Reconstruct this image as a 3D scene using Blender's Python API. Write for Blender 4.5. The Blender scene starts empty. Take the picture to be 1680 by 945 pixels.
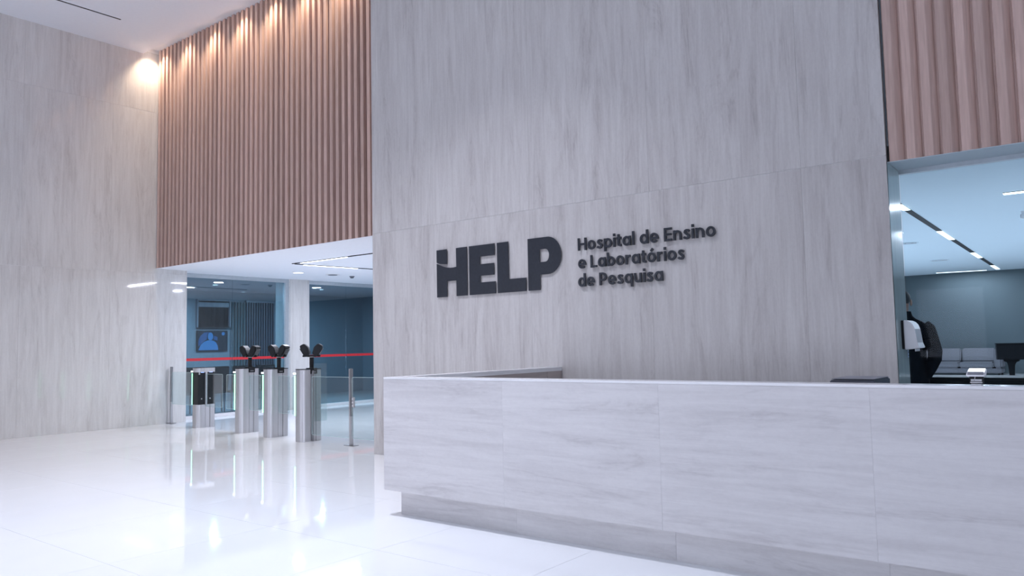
import bpy, bmesh, math, random
from mathutils import Vector, Matrix
random.seed(7)
SC = bpy.context.scene
COL = SC.collection
PI = math.pi

# ------------------------------------------------------------------ camera
CAMZ = 1.35
cam = bpy.data.objects.new('camera', bpy.data.cameras.new('camera'))
COL.objects.link(cam)
cam.data.sensor_fit = 'HORIZONTAL'
cam.data.sensor_width = 36.0
cam.data.lens = 1269.0 / 1680.0 * 36.0
cam.data.clip_start = 0.05
cam.data.clip_end = 200
R_ = Vector((0.78523, 0.61886, -0.02075)).normalized()
W_ = Vector((-0.61623, 0.7843, 0.07168)).normalized()
U_ = R_.cross(W_)
cam.matrix_world = Matrix(((R_.x, U_.x, -W_.x, 0), (R_.y, U_.y, -W_.y, 0), (R_.z, U_.z, -W_.z, CAMZ), (0, 0, 0, 1)))
SC.camera = cam

# ------------------------------------------------------------------ world, light, exposure
SC.view_settings.view_transform = 'Standard'
SC.view_settings.look = 'None'
SC.view_settings.gamma = 1.0
SC.view_settings.use_curve_mapping = False
SC.view_settings.exposure = 0.0
world = bpy.data.worlds.new('world'); SC.world = world
world.use_nodes = True
wb = world.node_tree.nodes['Background']
wb.inputs[0].default_value = (0.62, 0.78, 1.0, 1)
wb.inputs[1].default_value = 0.15

def area_light(name, loc, direction, sx, sy, power, color, parent=None, spread=PI, shape='RECTANGLE'):
    L = bpy.data.lights.new(name, 'AREA')
    L.shape = shape; L.size = sx
    if shape in ('RECTANGLE', 'ELLIPSE'): L.size_y = sy
    L.energy = power; L.color = color; L.spread = spread
    o = bpy.data.objects.new(name, L); COL.objects.link(o)
    o.location = loc
    o.rotation_euler = Vector(direction).to_track_quat('-Z', 'Y').to_euler()
    if parent: o.parent = parent
    return o
COOL = (0.83, 0.86, 1.0)
# daylight through the glazed street front behind the camera
# added fill, unseen on the right, to brighten the left side wall
area_light('side_wall_fill', (5.9, -4.8, 1.2), (-1, 0, 0), 6.0, 2.3, 430, (0.78, 0.82, 1.0))
area_light('daylight_street_front', (-8.0, -6.8, 1.25), (0, 1, 0), 11.0, 2.4, 230, (0.77, 0.81, 1.0))

# ------------------------------------------------------------------ material helpers
def new_mat(name):
    m = bpy.data.materials.new(name); m.use_nodes = True
    return m, m.node_tree.nodes, m.node_tree.links, m.node_tree.nodes['Principled BSDF']
def setp(b, color=None, rough=None, metal=None, spec=None, coat=None, emit=None, es=None):
    if color is not None: b.inputs['Base Color'].default_value = (*color, 1)
    if rough is not None: b.inputs['Roughness'].default_value = rough
    if metal is not None: b.inputs['Metallic'].default_value = metal
    if spec is not None: b.inputs['Specular IOR Level'].default_value = spec
    if coat is not None: b.inputs['Coat Weight'].default_value = coat
    if emit is not None: b.inputs['Emission Color'].default_value = (*emit, 1)
    if es is not None: b.inputs['Emission Strength'].default_value = es
def plain(name, color, rough=0.5, metal=0.0, spec=0.5, noise=0.06, scale=20.0, bump=0.0, stretch=(1, 1, 1)):
    m, n, l, b = new_mat(name)
    setp(b, color, rough, metal, spec)
    geo = n.new('ShaderNodeNewGeometry'); mp = n.new('ShaderNodeMapping'); mp.inputs['Scale'].default_value = stretch
    t = n.new('ShaderNodeTexNoise'); t.inputs['Scale'].default_value = scale; t.inputs['Detail'].default_value = 4
    l.new(geo.outputs['Position'], mp.inputs['Vector']); l.new(mp.outputs[0], t.inputs['Vector'])
    r = n.new('ShaderNodeValToRGB')
    r.color_ramp.elements[0].position = 0.3; r.color_ramp.elements[1].position = 0.7
    r.color_ramp.elements[0].color = (*[c * (1 - noise) for c in color], 1)
    r.color_ramp.elements[1].color = (*[min(1, c * (1 + noise)) for c in color], 1)
    l.new(t.outputs['Fac'], r.inputs['Fac']); l.new(r.outputs['Color'], b.inputs['Base Color'])
    if bump:
        bp = n.new('ShaderNodeBump'); bp.inputs['Strength'].default_value = bump; bp.inputs['Distance'].default_value = 0.01
        l.new(t.outputs['Fac'], bp.inputs['Height']); l.new(bp.outputs[0], b.inputs['Normal'])
    return m
def emitter(name, color, strength, base=0.8):
    m, n, l, b = new_mat(name)
    setp(b, (base, base, base), 0.4, spec=0.2, emit=color, es=strength)
    return m
def travertine(name, light, dark, rough, along, contrast=1.0, spec=0.5):
    """vein-cut stone: streaks run along 'along' (index of world axis); each slab gets its own offset"""
    m, n, l, b = new_mat(name)
    setp(b, light, rough, spec=spec)
    geo = n.new('ShaderNodeNewGeometry'); oi = n.new('ShaderNodeObjectInfo')
    off = n.new('ShaderNodeVectorMath'); off.operation = 'SCALE'; off.inputs[0].default_value = (13.0, 17.0, 11.0)
    l.new(oi.outputs['Random'], off.inputs['Scale'])
    add = n.new('ShaderNodeVectorMath'); add.operation = 'ADD'
    l.new(geo.outputs['Position'], add.inputs[0]); l.new(off.outputs[0], add.inputs[1])
    def streak(across, length, scale, detail, dist):
        mp = n.new('ShaderNodeMapping')
        s = [across, across, across]; s[along] = length
        mp.inputs['Scale'].default_value = s
        l.new(add.outputs[0], mp.inputs['Vector'])
        t = n.new('ShaderNodeTexNoise'); t.inputs['Scale'].default_value = scale
        t.inputs['Detail'].default_value = detail; t.inputs['Roughness'].default_value = 0.62
        t.inputs['Distortion'].default_value = dist
        l.new(mp.outputs[0], t.inputs['Vector'])
        return t.outputs['Fac']
    f1 = streak(1.0, 0.13, 5.0, 9, 1.1)      # broad veins
    f2 = streak(1.0, 0.06, 20.0, 7, 0.9)    # fine streaks
    f3 = streak(1.0, 0.35, 1.3, 3, 0.0)      # clouds
    def ramp(f, a, bb):
        r = n.new('ShaderNodeMapRange'); r.inputs['From Min'].default_value = a; r.inputs['From Max'].default_value = bb
        l.new(f, r.inputs['Value']); return r.outputs[0]
    def madd(a, k, c=None):
        q = n.new('ShaderNodeMath'); q.operation = 'MULTIPLY_ADD'; l.new(a, q.inputs[0]); q.inputs[1].default_value = k
        if c is None: q.inputs[2].default_value = 0
        else: l.new(c, q.inputs[2])
        return q.outputs[0]
    f4 = streak(1.0, 0.12, 2.6, 6, 1.6)      # thin dark wisps along the bedding
    f5 = streak(1.0, 0.5, 55.0, 5, 0.3)      # fine mottling
    sb = n.new('ShaderNodeMath'); sb.operation = 'SUBTRACT'; l.new(f4, sb.inputs[0]); sb.inputs[1].default_value = 0.5
    ab = n.new('ShaderNodeMath'); ab.operation = 'ABSOLUTE'; l.new(sb.outputs[0], ab.inputs[0])
    wisp = n.new('ShaderNodeMath'); wisp.operation = 'MULTIPLY'
    l.new(ramp(ab.outputs[0], 0.030, 0.0), wisp.inputs[0]); l.new(ramp(f1, 0.42, 0.62), wisp.inputs[1])
    v = madd(ramp(f3, 0.3, 0.7), 0.16 * contrast, madd(ramp(f2, 0.38, 0.68), 0.40 * contrast, madd(ramp(f1, 0.44, 0.74), 0.42 * contrast, madd(wisp.outputs[0], 0.40 * contrast, madd(ramp(f5, 0.4, 0.7), 0.16 * contrast)))))
    mix = n.new('ShaderNodeMix'); mix.data_type = 'RGBA'
    mix.inputs[6].default_value = (*light, 1); mix.inputs[7].default_value = (*dark, 1)
    l.new(v, mix.inputs[0]); l.new(mix.outputs[2], b.inputs['Base Color'])
    return m
def wood(name, c1, c2, rough=0.45):
    m, n, l, b = new_mat(name)
    setp(b, c1, rough, spec=0.35)
    geo = n.new('ShaderNodeNewGeometry'); oi = n.new('ShaderNodeObjectInfo')
    mp = n.new('ShaderNodeMapping'); mp.inputs['Scale'].default_value = (1, 1, 0.06)
    cmb = n.new('ShaderNodeVectorMath'); cmb.operation = 'ADD'
    l.new(geo.outputs['Position'], cmb.inputs[0]); l.new(oi.outputs['Random'], cmb.inputs[1]); l.new(cmb.outputs[0], mp.inputs['Vector'])
    t = n.new('ShaderNodeTexNoise'); t.inputs['Scale'].default_value = 60; t.inputs['Detail'].default_value = 5
    l.new(mp.outputs[0], t.inputs['Vector'])
    r = n.new('ShaderNodeValToRGB'); r.color_ramp.elements[0].position = 0.3; r.color_ramp.elements[1].position = 0.72
    r.color_ramp.elements[0].color = (*c2, 1); r.color_ramp.elements[1].color = (*c1, 1)
    l.new(t.outputs['Fac'], r.inputs['Fac'])
    hs = n.new('ShaderNodeHueSaturation')
    mr = n.new('ShaderNodeMapRange'); mr.inputs['To Min'].default_value = 0.88; mr.inputs['To Max'].default_value = 1.1
    l.new(oi.outputs['Random'], mr.inputs['Value']); l.new(mr.outputs[0], hs.inputs['Value'])
    l.new(r.outputs['Color'], hs.inputs['Color']); l.new(hs.outputs[0], b.inputs['Base Color'])
    return m
def glass(name, tint, refl=0.10, rough=0.02):
    """clear sheet: tinted transmission plus a mirror share that grows at grazing angles"""
    m = bpy.data.materials.new(name); m.use_nodes = True
    n, l = m.node_tree.nodes, m.node_tree.links; n.clear()
    out = n.new('ShaderNodeOutputMaterial'); mix = n.new('ShaderNodeMixShader')
    tr = n.new('ShaderNodeBsdfTransparent'); tr.inputs[0].default_value = (*tint, 1)
    gl = n.new('ShaderNodeBsdfGlossy'); gl.inputs['Roughness'].default_value = rough
    lw = n.new('ShaderNodeLayerWeight'); lw.inputs['Blend'].default_value = 0.5
    pw = n.new('ShaderNodeMath'); pw.operation = 'POWER'; pw.inputs[1].default_value = 4.5
    ad = n.new('ShaderNodeMath'); ad.operation = 'ADD'; ad.use_clamp = True; ad.inputs[1].default_value = 0.03 + refl
    l.new(lw.outputs['Facing'], pw.inputs[0]); l.new(pw.outputs[0], ad.inputs[0]); l.new(ad.outputs[0], mix.inputs[0])
    l.new(tr.outputs[0], mix.inputs[1]); l.new(gl.outputs[0], mix.inputs[2]); l.new(mix.outputs[0], out.inputs[0])
    return m

M = {}
M['trav'] = travertine('travertine_wall', (0.60, 0.575, 0.56), (0.37, 0.335, 0.325), 0.30, 2, 0.8, 0.35)
M['trav_left'] = travertine('travertine_side', (0.70, 0.69, 0.68), (0.48, 0.46, 0.45), 0.05, 2, 0.75, 0.5)
M['trav_desk'] = travertine('travertine_desk', (0.70, 0.68, 0.68), (0.48, 0.455, 0.46), 0.28, 0, 0.75, 0.4)
M['grout'] = plain('light_grout', (0.80, 0.79, 0.79), 0.7)
M['floor'] = plain('polished_white_tile', (0.85, 0.865, 0.885), 0.04, spec=0.5, noise=0.012, scale=2.5)
M['joint'] = plain('tile_joint', (0.34, 0.36, 0.40), 0.6)
M['ceil'] = plain('white_plaster', (0.86, 0.88, 0.93), 0.8, spec=0.2, noise=0.01)
M['wood'] = wood('slat_wood', (0.62, 0.445, 0.39), (0.50, 0.35, 0.30))
M['wood_back'] = wood('slat_backing_wood', (0.26, 0.135, 0.125), (0.20, 0.10, 0.095))
M['top'] = plain('desk_top_stone', (0.80, 0.79, 0.80), 0.16, noise=0.03, scale=6)
M['inner'] = plain('desk_inner_board', (0.42, 0.36, 0.34), 0.5, noise=0.08, scale=9, stretch=(3, 0.4, 3))
M['sign'] = plain('dark_sign_metal', (0.022, 0.025, 0.034), 0.32, spec=0.5, noise=0.15, scale=30)
M['black'] = plain('black_plastic', (0.010, 0.011, 0.013), 0.42, spec=0.3, noise=0.2)
M['blackgloss'] = plain('black_gloss', (0.008, 0.009, 0.011), 0.2, spec=0.12, noise=0.1)
M['slot'] = plain('black_slot', (0.01, 0.01, 0.012), 0.7)
M['steel'] = plain('brushed_steel', (0.52, 0.515, 0.53), 0.46, metal=0.85, noise=0.08, scale=40, stretch=(1, 1, 0.03))
M['steel2'] = plain('dark_steel', (0.30, 0.30, 0.31), 0.32, metal=1.0, noise=0.08, scale=40, stretch=(1, 1, 0.03))
M['alu'] = plain('anodised_aluminium', (0.55, 0.60, 0.64), 0.4, metal=0.6, noise=0.04)
M['white'] = plain('white_plastic', (0.80, 0.80, 0.82), 0.3, noise=0.02)
M['glass'] = glass('clear_glass', (0.90, 0.95, 0.95), 0.03)
M['glassR'] = glass('clear_glazing', (0.90, 0.96, 0.98), -0.024)
M['glassD'] = glass('dark_room_glass', (0.64, 0.78, 0.85), 0.12)
M['glassedge'] = plain('glass_edge', (0.62, 0.78, 0.76), 0.15, noise=0.03)
M['jamb'] = plain('jamb_glass_panel', (0.42, 0.52, 0.52), 0.10, spec=0.6, noise=0.08, scale=3, stretch=(4, 4, 0.5))
M['red'] = plain('red_film', (0.55, 0.03, 0.04), 0.4, noise=0.05)
M['led_green'] = emitter('green_led', (0.16, 1.0, 0.48), 3.2)
M['led_white'] = emitter('white_led', (0.75, 0.88, 1.0), 3.0)
M['led_blue'] = emitter('blue_led', (0.15, 0.35, 1.0), 2.0)
M['lamp_warm'] = emitter('warm_lamp', (1.0, 0.88, 0.76), 28.0)
M['lamp_cool'] = emitter('cool_lamp', (0.86, 0.93, 1.0), 4.5)
M['line_cool'] = emitter('line_lamp', (0.88, 0.95, 1.0), 3.0)
M['darkwall'] = plain('dark_room_paint', (0.20, 0.23, 0.265), 0.7, noise=0.06)
M['darkfloor'] = plain('dark_room_floor', (0.22, 0.24, 0.26), 0.3)
M['hallwall'] = plain('hall_back_paint', (0.09, 0.122, 0.138), 0.8, noise=0.03, scale=0.6)
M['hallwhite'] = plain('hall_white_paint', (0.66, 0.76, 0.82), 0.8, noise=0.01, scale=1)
M['sofa'] = plain('grey_upholstery', (0.18, 0.185, 0.21), 0.9, noise=0.1, scale=40)
M['cloth'] = plain('dark_suit_cloth', (0.010, 0.012, 0.016), 0.9, spec=0.08, noise=0.3, scale=25, bump=0.4)
M['skin'] = plain('skin', (0.42, 0.24, 0.18), 0.5, noise=0.06)
M['hair'] = plain('black_hair', (0.015, 0.013, 0.013), 0.55, noise=0.3, scale=90)
M['screen_blue'] = emitter('screen_blue', (0.03, 0.22, 0.75), 0.5, 0.02)
M['screen_light'] = emitter('screen_pale_blue', (0.05, 0.36, 1.0), 0.75, 0.02)
M['screen_dark'] = emitter('screen_dark', (0.01, 0.03, 0.07), 0.6, 0.01)
M['grey'] = plain('grey_plastic', (0.20, 0.205, 0.24), 0.4)
M['darkgrey'] = plain('dark_grey_plastic', (0.07, 0.075, 0.10), 0.4)
M['pale'] = plain('pale_label', (0.45, 0.62, 0.80), 0.5)

# ------------------------------------------------------------------ mesh helpers
def bm_box(bm, x0, x1, y0, y1, z0, z1, mat=None):
    vs = [bm.verts.new((x, y, z)) for x in (x0, x1) for y in (y0, y1) for z in (z0, z1)]
    if mat is not None:
        for v in vs: v.co = mat @ v.co
    for f in ((0, 1, 3, 2), (4, 6, 7, 5), (0, 4, 5, 1), (2, 3, 7, 6), (0, 2, 6, 4), (1, 5, 7, 3)):
        bm.faces.new([vs[i] for i in f])
    return vs
def bm_prism(bm, pts, axis, a0, a1, mat=None):
    """extrude a 2D outline; axis 'x' -> pts are (y,z), 'y' -> (x,z), 'z' -> (x,y)"""
    def P(p, a):
        v = {'x': (a, p[0], p[1]), 'y': (p[0], a, p[1]), 'z': (p[0], p[1], a)}[axis]
        v = Vector(v)
        return mat @ v if mat is not None else v
    A = [bm.verts.new(P(p, a0)) for p in pts]; B = [bm.verts.new(P(p, a1)) for p in pts]
    n = len(pts)
    bm.faces.new(A); bm.faces.new(B[::-1])
    for i in range(n): bm.faces.new((A[i], B[i], B[(i + 1) % n], A[(i + 1) % n]))
def bm_tube(bm, p0, p1, r0, r1=None, seg=12):
    r1 = r0 if r1 is None else r1
    p0, p1 = Vector(p0), Vector(p1); d = (p1 - p0).normalized()
    a = d.orthogonal().normalized(); b = d.cross(a)
    A = [bm.verts.new(p0 + (a * math.cos(t) + b * math.sin(t)) * r0) for t in [2 * PI * i / seg for i in range(seg)]]
    B = [bm.verts.new(p1 + (a * math.cos(t) + b * math.sin(t)) * r1) for t in [2 * PI * i / seg for i in range(seg)]]
    bm.faces.new(A[::-1]); bm.faces.new(B)
    for i in range(seg): bm.faces.new((A[i], A[(i + 1) % seg], B[(i + 1) % seg], B[i]))
def link(name, me, parent=None, loc=(0, 0, 0), rot=(0, 0, 0)):
    o = bpy.data.objects.new(name, me); COL.objects.link(o)
    o.location = loc; o.rotation_euler = rot
    if parent: o.parent = parent
    return o
def build(name, bm, mat, parent=None, loc=(0, 0, 0), rot=(0, 0, 0), bevel=0, seg=2, smooth=False):
    bmesh.ops.recalc_face_normals(bm, faces=bm.faces[:])
    if bevel:
        bmesh.ops.bevel(bm, geom=[e for e in bm.edges if e.is_manifold and e.calc_face_angle(0) > 0.5], offset=bevel, segments=seg, affect='EDGES', clamp_overlap=True)
    me = bpy.data.meshes.new(name); bm.to_mesh(me); bm.free()
    me.materials.append(M[mat] if isinstance(mat, str) else mat)
    if smooth:
        me.polygons.foreach_set('use_smooth', [True] * len(me.polygons))
        try: me.set_sharp_from_angle(angle=0.6)
        except Exception: pass
    return link(name, me, parent, loc, rot)
def box(name, mat, parent, x0, x1, y0, y1, z0, z1, bevel=0, loc=(0, 0, 0), rot=(0, 0, 0)):
    bm = bmesh.new(); bm_box(bm, x0, x1, y0, y1, z0, z1)
    return build(name, bm, mat, parent, loc, rot, bevel)
def share(name, src, parent, loc, rot=(0, 0, 0)):
    o = src.copy(); o.name = name; COL.objects.link(o); o.parent = parent; o.location = loc; o.rotation_euler = rot
    return o
def empty(name, loc=(0, 0, 0), rz=0):
    o = bpy.data.objects.new(name, None); COL.objects.link(o); o.location = loc; o.rotation_euler = (0, 0, rz)
    o.empty_display_size = 0.1
    return o
def tag(o, label, cat, group=None):
    o['label'] = label; o['category'] = cat
    if group: o['group'] = group
    return o
def struct(o, label=None):
    o['kind'] = 'structure'
    if label: o['label'] = label
    return o
def part_label(o, label): o['label'] = label; return o

# ------------------------------------------------------------------ dimensions
YW = 6.655           # face of the stone wall with the sign
XL = -14.08          # face of the side wall
ZC = 6.91            # main ceiling
WX0, WX1 = -7.49, -1.40   # ends of the sign wall
YS = 7.18            # face of the slats over the turnstiles
ZH = 2.88            # soffit over the turnstiles
YR, ZR = 6.68, 2.735  # face of the slats and soffit over the right opening
XG = -14.55          # dark glass partition

# ------------------------------------------------------------------ floor: separate tiles with hairline joints
fl = struct(box('floor', 'joint', None, -19.0, 6.0, -8.0, 31.2, -0.12, -0.0015), 'polished white tile floor of the lobby')
tx = [-5.18 + 1.2 * i for i in range(-8, 8)]; ty = [2.35 + 1.2 * i for i in range(-3, 10)]
proto = None
for x in tx:
    for y in ty:
        x1 = x + 1.2
        if x < -14.8: continue
        if y > 6.0 and x > -1.5 and y > 7.3: continue
        if proto is None:
            bm = bmesh.new(); bm_box(bm, 0.001, 1.199, 0.001, 1.199, -0.02, 0.0)
            proto = build('floor_tile', bm, 'floor', fl, (x, y, 0))
        else: share('floor_tile', proto, fl, (x, y, 0))
bm = bmesh.new()
bm_box(bm, -19.0, 6.0, -8.0, 2.35 - 3.6, -0.02, 0.0)
bm_box(bm, -14.4, 6.0, 2.35 + 12.0, 31.2, -0.02, 0.0)
bm_box(bm, -5.18 + 9.6 , 6.0, -1.25, 14.35, -0.02, 0.0)
bm_box(bm, -5.18 + 4.8, 4.42, 7.15, 14.35, -0.02, -0.0005)
build('floor_surround', bm, 'floor', fl)

# ------------------------------------------------------------------ stone walls: slabs on a core
def slab_wall(name, core, slabs, mat, label):
    c = struct(box(name, 'grout', None, *core), label)
    for s in slabs: box('stone_panel', mat, c, *s, bevel=0.0003)
    return c
g = 0.0005
gz = 0.0016
zs = [0.0, 2.79, 5.83, 6.97]
xs = [WX0, -6.41, -4.965, -3.52, -2.07, WX1]
sl = [(xs[i] + (g if i else 0), xs[i + 1] - (g if i < 4 else 0), YW, YW + 0.025, zs[k] + gz, zs[k + 1] - gz) for i in range(5) for k in range(3)]
wf = slab_wall('wall_front', (WX0 + 0.003, WX1 - 0.012, YW + 0.004, 7.10, 0, 7.02), sl, 'trav', 'travertine clad wall carrying the dark lettering')
# polished end of that wall in the right opening
part_label(box('glass_lining', 'jamb', wf, WX1 - 0.012, WX1, YW + 0.006, 7.09, 0.0, ZR, bevel=0.002), 'polished glass lining on the wall end')
ysl = [7.80, 6.36, 4.92, 3.48, 2.04, 0.60, -0.84, -2.28, -8.0]
sl = [(XL - 0.025, XL, ysl[i + 1] + g, ysl[i] - (g if i else 0), zs[k] + gz, zs[k + 1] - gz) for i in range(8) for k in range(3)]
wl = slab_wall('wall_left', (XL - 0.45, XL - 0.004, -8.0, 7.797, 0, 7.05), sl, 'trav_left', 'tall polished travertine side wall')
struct(box('wall_right', 'hallwhite', None, 6.0, 6.2, -8.0, 31.2, 0, 7.05), 'far side wall beyond the picture')

# ------------------------------------------------------------------ ceilings
bm = bmesh.new()
bm_box(bm, XL - 0.3, 6.2, -8.0, 6.90, ZC, ZC + 0.4)
bm_box(bm, XL - 0.3, WX0 + 0.2, 6.90, 7.5, 7.035, ZC + 0.4)
bm_box(bm, WX0 + 0.2, 6.2, 6.90, 7.5, ZC, ZC + 0.4)
ce = struct(build('ceiling', bm, 'ceil'), 'white plaster ceiling with a raised lighting slot')
for x in (-12.87, -9.84, -6.80, -3.75):
    s = empty('linear_air_slot', (x, 4.0, ZC))
    bm = bmesh.new()
    y1 = 1.92
    bm_box(bm, -0.022, 0.022, -6.5, y1, -0.006, 0.002)
    build('dark_slot', bm, 'slot', s)
    bm = bmesh.new()
    bm_box(bm, -0.028, -0.022, -6.5, y1, -0.008, 0.002); bm_box(bm, 0.022, 0.028, -6.5, y1, -0.008, 0.002)
    bm_box(bm, -0.028, 0.028, y1, y1 + 0.006, -0.008, 0.002)
    build('slot_rim', bm, 'ceil', s)
    tag(s, {-12.87: 'long thin black slot in the ceiling nearest the side wall', -9.84: 'black ceiling slot mirrored faintly beside the sign wall edge',
            -6.80: 'black ceiling slot mirrored faintly above the middle of the sign wall', -3.75: 'black ceiling slot overhead in front of the desk'}[x], 'air slot', 'ceiling air slots')
# soffits
bm = bmesh.new(); bm_box(bm, -14.62, WX0, YS + 0.105, 16.0, ZH, ZH + 0.115); bm_box(bm, XL + 0.005, WX0 - 0.002, YS, YS + 0.105, ZH, ZH + 0.003)
struct(build('ceiling_turnstiles', bm, 'ceil'), 'low white ceiling over the turnstiles')
bm = bmesh.new(); bm_box(bm, WX1 + 0.002, 6.0, YR, YR + 0.085, ZR, ZR + 0.003); bm_box(bm, WX1 + 0.002, 6.0, YR + 0.085, 7.20, ZR, ZR + 0.145)
struct(build('trim_1', bm, 'hallwhite'), 'white soffit over the right opening')

# ------------------------------------------------------------------ timber slat panels
def slat_panel(name, label, x0, x1, y, z0, z1, pitch, wd, dp, taper=0.0, back='wood_back'):
    t = tag(empty(name, ((x0 + x1) / 2, y + 0.1, z0)), label, 'slat panel', 'timber slat panels')
    ox, oy, oz = (x0 + x1) / 2, y + 0.1, z0
    box('backing_board', back, t, x0 - ox, x1 - ox, y + dp - oy, y + dp + 0.03 - oy, 0.002, z1 - oz)
    pr = None
    n = int((x1 - x0) / pitch)
    for i in range(n + 1):
        x = x0 + 0.012 + i * pitch
        if x + wd > x1 + 0.01: break
        if pr is None:
            bm = bmesh.new(); bm_prism(bm, [(0, 0), (wd, 0), (wd + taper, dp), (-taper * 0.2, dp)], 'z', 0, z1 - z0)
            pr = build('slat', bm, 'wood', t, (x - ox, y - oy, 0), bevel=0.003, seg=1)
        else: share('slat', pr, t, (x - ox, y - oy, 0))
    return t
slat_panel('timber_slat_panel', 'tall warm-lit timber slat panel above the turnstile opening', XL + 0.015, WX0 - 0.005, YS, ZH + 0.004, 7.033, 0.1365, 0.066, 0.062)
slat_panel('timber_slat_panel', 'darker timber slat panel above the right-hand opening', WX1 + 0.008, 5.95, YR, ZR + 0.004, ZC - 0.003, 0.1265, 0.062, 0.05, 0.045, 'wood')
struct(box('wall_header', 'hallwhite', None, XL - 0.2, WX0 + 0.1, YS + 0.10, YS + 0.30, ZH + 0.12, 7.03), 'wall behind the slat panel')
struct(box('wall_header_right', 'hallwhite', None, WX1 - 0.02, 6.0, YR + 0.085, 7.20, ZR + 0.15, ZC), 'wall behind the right slat panel')

# ------------------------------------------------------------------ downlights in the slot (warm, grazing the slats)
ORD = ['first', 'second', 'third', 'fourth', 'fifth', 'sixth', 'seventh']
def downlight(name, loc, label, group, r, lamp, power, color, spot=None, rim='white', spread=PI):
    t = tag(empty(name, loc), label, 'downlight', group)
    bm = bmesh.new()
    seg = 20
    prof = [(r * 1.25, 0.0), (r * 1.25, -0.006), (r, -0.008), (r * 0.96, 0.0)]
    rings = [[bm.verts.new((a * math.cos(2 * PI * i / seg), a * math.sin(2 * PI * i / seg), z)) for i in range(seg)] for a, z in prof]
    for k in range(3):
        for i in range(seg): bm.faces.new((rings[k][i], rings[k][(i + 1) % seg], rings[k + 1][(i + 1) % seg], rings[k + 1][i]))
    build('trim_ring', bm, rim, t, smooth=True)
    bm = bmesh.new(); bm_tube(bm, (0, 0, -0.004), (0, 0, 0.0), r * 0.96, seg=20)
    build('lens', bm, lamp, t)
    if spot:
        L = bpy.data.lights.new('downlight_beam', 'SPOT'); L.energy = power; L.color = color
        L.spot_size = spot; L.spot_blend = 1.0; L.shadow_soft_size = r * 0.7
        o = bpy.data.objects.new('downlight_beam', L); COL.objects.link(o); o.parent = t; o.location = (0, 0, -0.02)
        o.rotation_euler = Vector((0, 0.05, -1)).to_track_quat('-Z', 'Y').to_euler()
    else:
        area_light('downlight_beam', (0, 0, -0.012), (0, 0, -1), r * 1.9, r * 1.9, power, color, t, spread=spread, shape='DISK')
    return t
for i in range(7):
    downlight('recessed_downlight', (-13.84 + 0.872 * i, 6.985, 7.035), ORD[i] + ' warm downlight from the side wall, above the slats', 'warm downlights in the ceiling slot',
              0.045, 'lamp_warm', 100 if i == 0 else 74, (1.0, 0.78, 0.56), math.radians(112))
# general lobby downlights (cool), overhead and behind the camera
k = 0
for x in (-8.3, -5.3, -2.2):
    for y in (-2.4, 0.6, 3.4):
        k += 1
        rowname = {-8.3: 'nearest the side wall', -5.3: 'above the open floor', -2.2: 'above the desk'}[x]
        downlight('ceiling_downlight', (x, y, ZC), 'large cool round downlight %s, %s' % (rowname, {-2.4: 'rearmost of its row', 0.6: 'middle of its row', 3.4: 'closest to the sign wall'}[y]),
                  'large cool lobby downlights', 0.22, 'lamp_cool', {-8.3: {-2.4: 4, 0.6: 5, 3.4: 40}, -5.3: {-2.4: 5, 0.6: 14, 3.4: 108}, -2.2: {-2.4: 4, 0.6: 8, 3.4: 8}}[x][y], COOL, spread=1.75)

# ------------------------------------------------------------------ reception desk
DX0, DX1, DY, DZ = -4.74, 1.42, 4.315, 1.10
TH = 0.15
d = tag(empty('reception_desk', (DX0, DY, 0)), 'long pale travertine reception desk in front of the sign wall', 'desk')
def dbox(name, mat, x0, x1, y0, y1, z0, z1, bevel=0.0015): return box(name, mat, d, x0 - DX0, x1 - DX0, y0 - DY, y1 - DY, z0, z1, bevel)
dj = [DX0, -3.50, -2.265, -1.05, 0.18, DX1]
for i in range(5):
    dbox('front_panel', 'trav_desk', dj[i] + (0.0002 if i else 0), dj[i + 1] - 0.0002, DY, DY + 0.03, 0.20, 1.083, 0.0004)
dbox('end_panel', 'trav_desk', DX0, DX0 + 0.03, DY + 0.0305, YW - 0.002, 0.20, 1.083)
bj = [DX0 + 0.09, -3.47, -2.23, -1.02, 0.2, DX1]
for i in range(5):
    dbox('plinth_panel', 'trav_desk', bj[i] + (0.0002 if i else 0), bj[i + 1] - 0.0002, DY + 0.10, DY + 0.125, 0.0, 0.199)
dbox('plinth_panel', 'trav_desk', DX0 + 0.09, DX0 + 0.115, DY + 0.1255, YW - 0.002, 0.0, 0.199)
dbox('underside_board', 'trav_desk', DX0 + 0.031, DX1, DY + 0.031, DY + TH - 0.012, 0.2, 0.215)
bm = bmesh.new()
bm_prism(bm, [(0, 0), (DX1 - DX0, 0), (DX1 - DX0, TH), (TH, TH), (TH, YW - 0.002 - DY), (0, YW - 0.002 - DY)], 'z', 1.0835, DZ)
part_label(build('counter_top', bm, 'top', d, bevel=0.002), 'thin pale polished counter edge')
dbox('inner_board', 'inner', DX0 + TH - 0.024, DX0 + TH - 0.008, DY + TH, 6.40, 0.1, 1.083)
part_label(dbox('inner_board', 'darkinner' if 'darkinner' in M else 'inner', DX0 + TH - 0.024, DX0 + TH - 0.004, 6.402, YW - 0.004, 0.1, 1.083), 'darker end board')
dbox('inner_board', 'inner', DX0 + TH, DX1, DY + TH - 0.024, DY + TH - 0.008, 0.1, 1.083)
dbox('return_top_lip', 'top', DX0 + TH - 0.03, DX0 + TH, DY + TH, YW - 0.004, 1.06, 1.083)
dbox('work_surface', 'top', DX0 + TH, DX1, DY + TH - 0.006, 5.15, 0.72, 0.75)
for x in (DX0 + 0.4, -2.3, -0.2, 1.35): dbox('support_leg', 'steel2', x, x + 0.05, 5.0, 5.05, 0, 0.72)

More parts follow.
